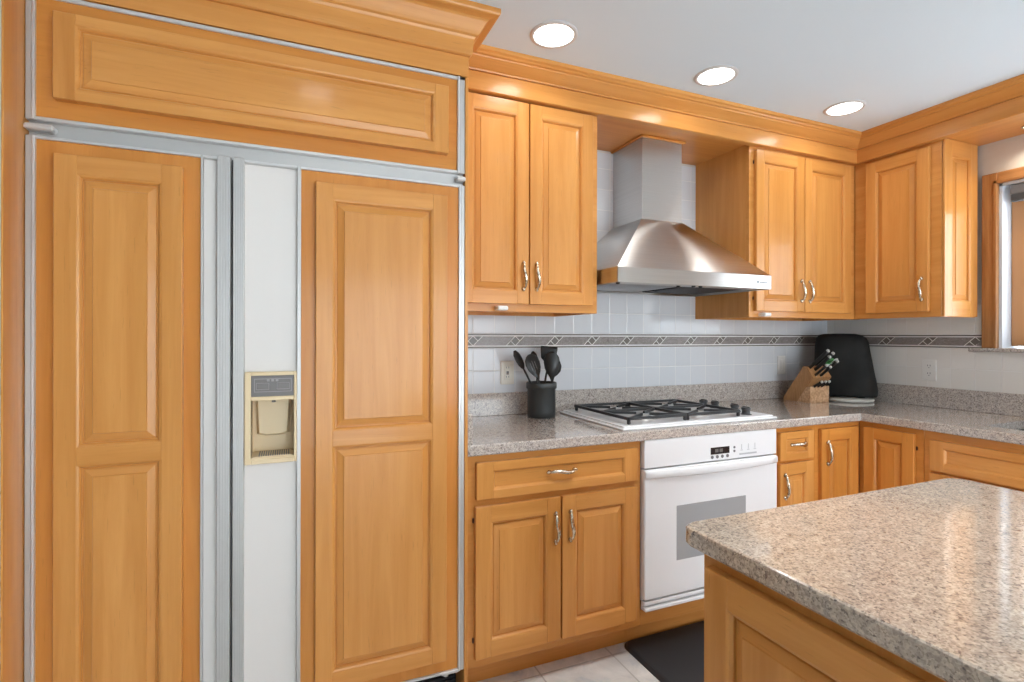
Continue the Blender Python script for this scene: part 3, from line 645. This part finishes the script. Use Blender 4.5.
for i, (x0_, x1_) in enumerate(((1.270, 1.568), (1.574, 1.872))):
    mb = MB(); y0_, y1_, zt_ = 1.790, 2.225, .960; m_ = 'black_iron'
    def bar(x0, y0, x1, y1, w_=.005, z0=zt_-.011, z1=zt_):
        d = (Vector((x1, y1))-Vector((x0, y0))).normalized(); n_ = Vector((-d.y, d.x))*w_
        mb.loft([[Vector((x+n_.x*s_, y+n_.y*s_, z)) for s_, z in ((-1, z0), (1, z0), (.75, z1), (-.75, z1))] for x, y in ((x0, y0), (x1, y1))], m_, smooth=False)
    for a_, b_, c_, d_ in ((x0_, y0_, x1_, y0_), (x0_, y1_, x1_, y1_), (x0_, y0_, x0_, y1_), (x1_, y0_, x1_, y1_), (x0_, (y0_+y1_)/2, x1_, (y0_+y1_)/2)): bar(a_, b_, c_, d_, .0078)
    cx_ = (x0_+x1_)/2
    for cy_ in (2.10, 1.895):
        for ang in range(4):
            a = math.pi/2*ang + math.pi/4; dx, dy = math.cos(a), math.sin(a)
            ex, ey = cx_+dx*.155*1.0, cy_+dy*.112
            bar(cx_+dx*.028, cy_+dy*.028, max(x0_, min(x1_, cx_+dx*.223)), max(y0_, min(y1_, cy_+dy*.152)), .0052)
    for a_ in (x0_+.004, x1_-.004):
        for b_ in (y0_+.004, y1_-.004): mb.box(W, a_-.007, a_+.007, b_-.007, b_+.007, .9305, zt_, m_, .003)
    mb.build('grate', ck)
for x, y in ((1.965, 2.115), (1.975, 2.045), (1.972, 1.915), (1.945, 1.822)):
    mb = MB(); mb.lathe((x, y, .9305), [(.026, 0), (.026, .002), (.019, .004), (.018, .02), (.021, .023), (.021, .031), (.018, .033)], 'knob_grey', 24); mb.box(W, x-.003, x+.003, y-.019, y+.019, .962, .967, 'knob_grey', .001); mb.build('knob', ck)

# ---------------------------------------------------------------- island
isl = thing('kitchen_island', 'maple kitchen island cabinet with panelled left side, in the foreground', 'island', (1.18, .2, 0))
IY1, IY0 = .797, -.38
mb = MB(); mb.box(W, .742, 1.625, IY0, IY1, .10, .875, 'maple_z', .001); mb.box(W, .80, 1.57, IY0+.05, IY1-.05, 0, .11, 'maple_y'); mb.build('body', isl)
FI = side(.742)
for a, b_ in ((-.775, -.33), (-.32, .36)):
    mb = MB(); panel_door(mb, FI, a, b_, .16, .8555, .020, .056); mb.build('side_panel', isl)
it = MB(); zt, zb = .914, .878
def rrect(x0, x1, y0, y1, r, z, k=6):
    out = []
    for cx_, cy_, a0 in ((x1-r, y1-r, 0), (x0+r, y1-r, 90), (x0+r, y0+r, 180), (x1-r, y0+r, 270)):
        for i in range(k+1):
            a = math.radians(a0+90*i/k); out.append(Vector((cx_+r*math.cos(a), cy_+r*math.sin(a), z)))
    return out
e = [(.004, zb), (0, zb+.005), (0, zt-.006), (.0015, zt-.002), (.005, zt)]
it.loft([rrect(.721+i, 1.650-i, -.43+i, .846-i, .035, z) for i, z in e], 'granite_island', smooth=False)
it.build('granite_island_top', at=(1.18, 0, .878), label='speckled beige granite slab on top of the kitchen island, in the foreground', category='countertop')

# ---------------------------------------------------------------- mat
mb = MB(); r_ = lambda i, z: rrect(1.272+i, 2.06-i, 1.30+i, 1.850-i, .045-i*.5, z)
mb.loft([r_(0, .0005), r_(0, .004), r_(.012, .014), r_(.02, .016)], 'rubber_mat', smooth=False); mb.build('floor_mat', at=(1.66, 1.57, 0), label='black rubber anti-fatigue mat on the tile floor before the oven', category='mat')

# ---------------------------------------------------------------- outlets
def outlet(F, x, z, label, kind, mat='white_plastic'):
    o = thing('outlet', label, 'outlet', F(x, TT, z), 'wall outlets')
    mb = MB(); mb.box(F, x-.035, x+.035, TT+.0007, TT+.006, z-.057, z+.057, mat, .003); mb.build('cover_plate', o)
    mb = MB()
    if kind == 'duplex':
        for dz in (-.021, .021):
            mb.lathe(F(x, TT+.005, z+dz), [(.0165, 0), (.0165, .003)], mat, 20, axis='y' if F.h == 'x' else 'x')
            for dx in (-.006, .006): mb.box(F, x+dx-.0012, x+dx+.0012, TT+.0075, TT+.0088, z+dz-.001, z+dz+.008, 'grey_print')
            mb.box(F, x-.002, x+.002, TT+.0075, TT+.0088, z+dz-.010, z+dz-.006, 'grey_print')
    elif kind == 'gfci':
        mb.box(F, x-.017, x+.017, TT+.005, TT+.0085, z-.034, z+.034, mat, .001)
        for dz in (-.022, .022):
            for dx in (-.006, .006): mb.box(F, x+dx-.0013, x+dx+.0013, TT+.008, TT+.0092, z+dz-.002, z+dz+.007, 'grey_print')
        mb.box(F, x-.006, x+.006, TT+.008, TT+.0105, z-.001, z+.006, 'display_black'); mb.box(F, x-.006, x+.006, TT+.008, TT+.0105, z-.009, z-.003, 'hinge_bronze')
    else: mb.box(F, x-.017, x+.017, TT+.005, TT+.0085, z-.034, z+.034, mat, .0015); mb.box(F, x-.012, x+.012, TT+.008, TT+.011, z-.026, z+.026, mat, .002)
    mb.build('receptacle', o)
outlet(back(WY), .958, 1.116, 'cream outlet on the back wall, left of the utensil crock', 'gfci', 'cream_plastic')
outlet(back(WY), 2.787, 1.117, 'plain white wall plate behind the knife block on the back wall', 'switch')
outlet(Fs, -1.748, 1.112, 'white duplex outlet on the right wall, below the decorative border', 'duplex')

# ---------------------------------------------------------------- utensil crock
kx, ky = 1.077, 2.205
mb = MB(); mb.lathe((kx, ky, .9145), [(.056, 0), (.0655, .003), (.066, .03), (.0655, .130), (.069, .133), (.0715, .137), (.0715, .158), (.069, .163), (.064, .163), (.061, .155), (.059, .02), (.01, .012)], 'crock_glaze', 48)
mb.build('utensil_crock', at=(kx, ky, .914), label='dark grey ceramic crock holding black utensils beside the cooktop', category='crock')
def utensil(name, label, foot, tip, head, m='black_plastic'):
    """straight handle from inside the crock, then a shaped head drawn in the plane facing the room"""
    o = thing(name, label, 'utensil', (foot[0], foot[1], .93), None)
    f, t_ = Vector(foot), Vector(tip); d = (t_-f).normalized()
    mb = MB(); mb.tube([f, f+(t_-f)*.5, t_-d*.02, t_], [.0048, .0052, .005, .0045], m, 8); mb.build('handle', o)
    return o, t_, d
def head_blade(o, base, d, prof, thick, m='black_plastic', bowl=0, slots=0, twist=0):
    """prof: (along, halfwidth) outline; bowl bends the surface"""
    sidev = d.cross(Vector((math.sin(twist), -math.cos(twist), 0))).normalized(); nrm = sidev.cross(d).normalized()
    mb = MB(); rings = []; k = 5
    for al, hw in prof:
        top = []; bot = []
        for j in range(-k, k+1):
            u = j/k; dep = bowl*(1-u*u)*math.sin(math.pi*min(1, max(0, al/prof[-1][0])))
            p = base+d*al+sidev*hw*u-nrm*dep; top.append(p+nrm*thick/2); bot.append(p-nrm*thick/2)
        rings.append(top+bot[::-1])
    mb.loft(rings, m); mb.build('head', o)
    if slots:
        mb = MB()
        for j in range(-1, 2):
            a0, a1 = prof[-1][0]*.25, prof[-1][0]*.8
            for sg in (1, -1): mb.tube([base+d*a0+sidev*j*.011+nrm*(thick*.5*sg-bowl*.8), base+d*a1+sidev*j*.011+nrm*(thick*.5*sg-bowl*.8)], .0014, 'panel_grey', 6)
        mb.build('slot', o)
spoon = [(0, .005), (.012, .010), (.025, .020), (.04, .028), (.06, .032), (.078, .028), (.09, .018), (.096, .006)]
narrow = [(0, .004), (.015, .008), (.04, .014), (.065, .016), (.085, .012), (.097, .003)]
o, b_, d = utensil('serving_spoon', 'black spoon leaning furthest left in the crock', (1.103, 2.218, .935), (.991, 2.220, 1.142), None)
head_blade(o, b_, d, [(0, .006), (.02, .014), (.05, .017), (.075, .015), (.094, .005)], .006, bowl=.006, twist=-.75)
o, b_, d = utensil('slotted_spoon', 'black slotted spoon in the crock, beside the narrow spoon', (1.07, 2.19, .935), (1.045, 2.17, 1.095), None)
head_blade(o, b_, (Vector((-.42, 0, 1))).normalized(), [(p[0]*1.28, p[1]*1.05) for p in spoon], .005, bowl=.012, slots=1, twist=-.4)
o, b_, d = utensil('narrow_spoon', 'narrow black pointed spoon standing in the middle of the crock', (1.04, 2.22, .935), (1.066, 2.225, 1.105), None)
head_blade(o, b_, (Vector((-.22, 0, 1))).normalized(), [(p[0]*1.22, p[1]*1.25) for p in narrow], .006, bowl=.006, twist=-.8)
o, b_, d = utensil('oval_spoon', 'large black oval spoon in the crock, in front on the right', (1.075, 2.178, .935), (1.112, 2.165, 1.085), None)
head_blade(o, b_, (Vector((-.02, 0, 1))).normalized(), [(p[0]*1.42, p[1]*1.18) for p in spoon], .006, bowl=-.014, twist=-.45)
o, b_, d = utensil('turner', 'black square-ended turner standing behind the oval spoon in the crock', (1.085, 2.240, .935), (1.128, 2.247, 1.135), None)
head_blade(o, b_, (Vector((.10, 0, 1))).normalized(), [(0, .006), (.03, .014), (.05, .034), (.095, .041), (.108, .040)], .005, twist=-.4)
o, b_, d = utensil('small_ladle', 'small round black ladle at the right of the crock', (1.095, 2.190, .935), (1.134, 2.198, 1.100), None)
head_blade(o, b_, (Vector((.12, 0, 1))).normalized(), [(0, .006), (.012, .020), (.03, .032), (.055, .034), (.075, .025), (.086, .007)], .006, bowl=-.016, twist=-.45)

# ---------------------------------------------------------------- knife block and knives
kb = thing('knife_block', 'slanted wooden knife block in the corner, before the black cover', 'knife block', (2.79, 2.17, .914))
x0_, x1_ = 2.716, 2.868
body = [(2.262, .9142), (2.262, .934), (2.132, 1.122), (2.110, 1.118), (2.070, 1.060), (2.112, 1.000), (2.170, .9142)]
mb = MB(); mb.loft([[Vector((x, y, z)) for y, z in body] for x in (x0_, x1_)], 'block_wood', smooth=False); mb.build('body', kb)
mb = MB(); mb.loft([[Vector((x, y, z)) for y, z in ((2.172, .9142), (2.112, 1.002), (2.086, 1.008), (2.086, .9142))] for x in (x0_-.001, x1_+.001)], 'block_end_grain', smooth=False); mb.build('front_step', kb)
dk = Vector((0, -.60, .80)).normalized()
def knife(x, s_, ln, label, rad=.009, sc=False, base=None, dv=dk):
    # s_: 0..1 along the slanted mouth from back-top to front
    m0 = Vector((x, 2.112, 1.120)); m1 = Vector((x, 2.070, 1.060)); b = (m0+(m1-m0)*s_) if base is None else Vector(base)
    o = thing('kitchen_knife', label, 'knife', b)
    mb = MB(); e = b+dv*ln; mb.tube([b-dv*.004, b+dv*ln*.4, b+dv*ln*.8, e], [rad, rad*1.05, rad, rad*1.25], 'black_plastic', 10, flat=.65, up=(1, 0, 0)); mb.build('handle', o)
    mb = MB(); mb.tube([e-dv*.002, e+dv*.008, e+dv*.012], [rad*1.12, rad*1.1, rad*.6], 'aluminium_bright', 10, flat=.7, up=(1, 0, 0)); mb.build('butt_cap', o)
    mb = MB(); mb.box(W, b.x-.0015, b.x+.0015, b.y-.008, b.y+.008, b.z-.006, b.z+.004, 'aluminium_bright'); mb.build('blade', o)
dv2 = Vector((.14, -.70, .70)).normalized()
knife(2.738, .08, .135, 'longest black-handled knife in the block, at its left back', .010, dv=dv2)
knife(2.770, .30, .105, 'black knife in the block with a broad silver butt', .010, dv=dv2)
knife(2.800, .10, .115, 'black-handled knife at the back right of the block', dv=dv2)
knife(2.845, .50, .085, 'black-handled knife at the right edge of the block', dv=dv2)
knife(2.745, .80, .08, 'shorter black knife low at the left of the block', .008, dv=dv2)
knife(2.785, .85, .07, 'shorter black knife low in the middle of the block', .008, dv=dv2)
dv3 = Vector((.10, -.80, .55)).normalized()
for i, x in enumerate((2.745, 2.775, 2.805)):
    knife(x, 0, .062, ('leftmost', 'middle', 'rightmost')[i]+' small steak knife in the front step of the block', .0072, base=(x, 2.098, 1.000), dv=dv3)
sc = thing('scissors', 'kitchen scissors with green and silver loops in the knife block', 'scissors', (2.86, 2.10, 1.10))
b = Vector((2.838, 2.104, 1.100)); 
mb = MB(); mb.tube([b, b+dv2*.05], .006, 'aluminium_bright', 8); mb.build('shank', sc)
for s_, m_ in ((-1, 'green_plastic'), (1, 'aluminium_bright')):
    c_ = b+dv2*.072+Vector((s_*.018, 0, 0)); mb = MB(); pts = [c_+Vector((math.cos(a)*.015, 0, 0))+dv2*math.sin(a)*.022 for a in [2*math.pi*i/16 for i in range(17)]]
    mb.tube(pts, .0038, m_, 8, up=(0, 1, 0)); mb.build('loop', sc)

# ---------------------------------------------------------------- covered appliance
u1 = Vector((.57, -.82, 0)).normalized(); u2 = Vector((.82, .57, 0)).normalized()
cc = Vector((3.036, 2.120, 0))
ap = thing('covered_appliance', 'countertop appliance under a black cloth cover in the corner of the worktop', 'appliance', (cc.x, cc.y, .914))
mb = MB(); mb.lathe((cc.x-.005, cc.y-.03, .9145), [(.115, 0), (.130, .004), (.134, .012), (.130, .018), (.10, .022)], 'plate_white', 40); mb.build('base', ap)
mb = MB(); rings = []; seg = 56
prof = [(.030, .150, .095, .006), (.034, .160, .102, .006), (.06, .162, .103, .006), (.12, .158, .102, .004), (.18, .152, .100, .0), (.24, .146, .098, -.002), (.30, .140, .096, -.006), (.345, .136, .094, -.008), (.372, .126, .088, -.010), (.388, .108, .078, -.018), (.395, .08, .056, -.018), (.397, .02, .015, -.018)]
for z, a_, b__, sh in prof:
    ring = []
    for i in range(seg):
        th = 2*math.pi*i/seg; c_, s_ = math.cos(th), math.sin(th); ex = .70
        px = a_*math.copysign(abs(c_)**ex, c_); py = b__*math.copysign(abs(s_)**ex, s_)
        fold = 1+(.028*math.sin(5*th+1.2)+.016*math.sin(9*th+.5+z*14))*max(0, 1-z/.30)
        ring.append(cc+u1*(px*fold+sh)+u2*(py*fold)+Vector((0, 0, .914+z+.004*math.sin(7*th)*(z < .05))))
    rings.append(ring)
mb.loft(rings, 'black_cloth'); mb.build('cloth_cover', ap)
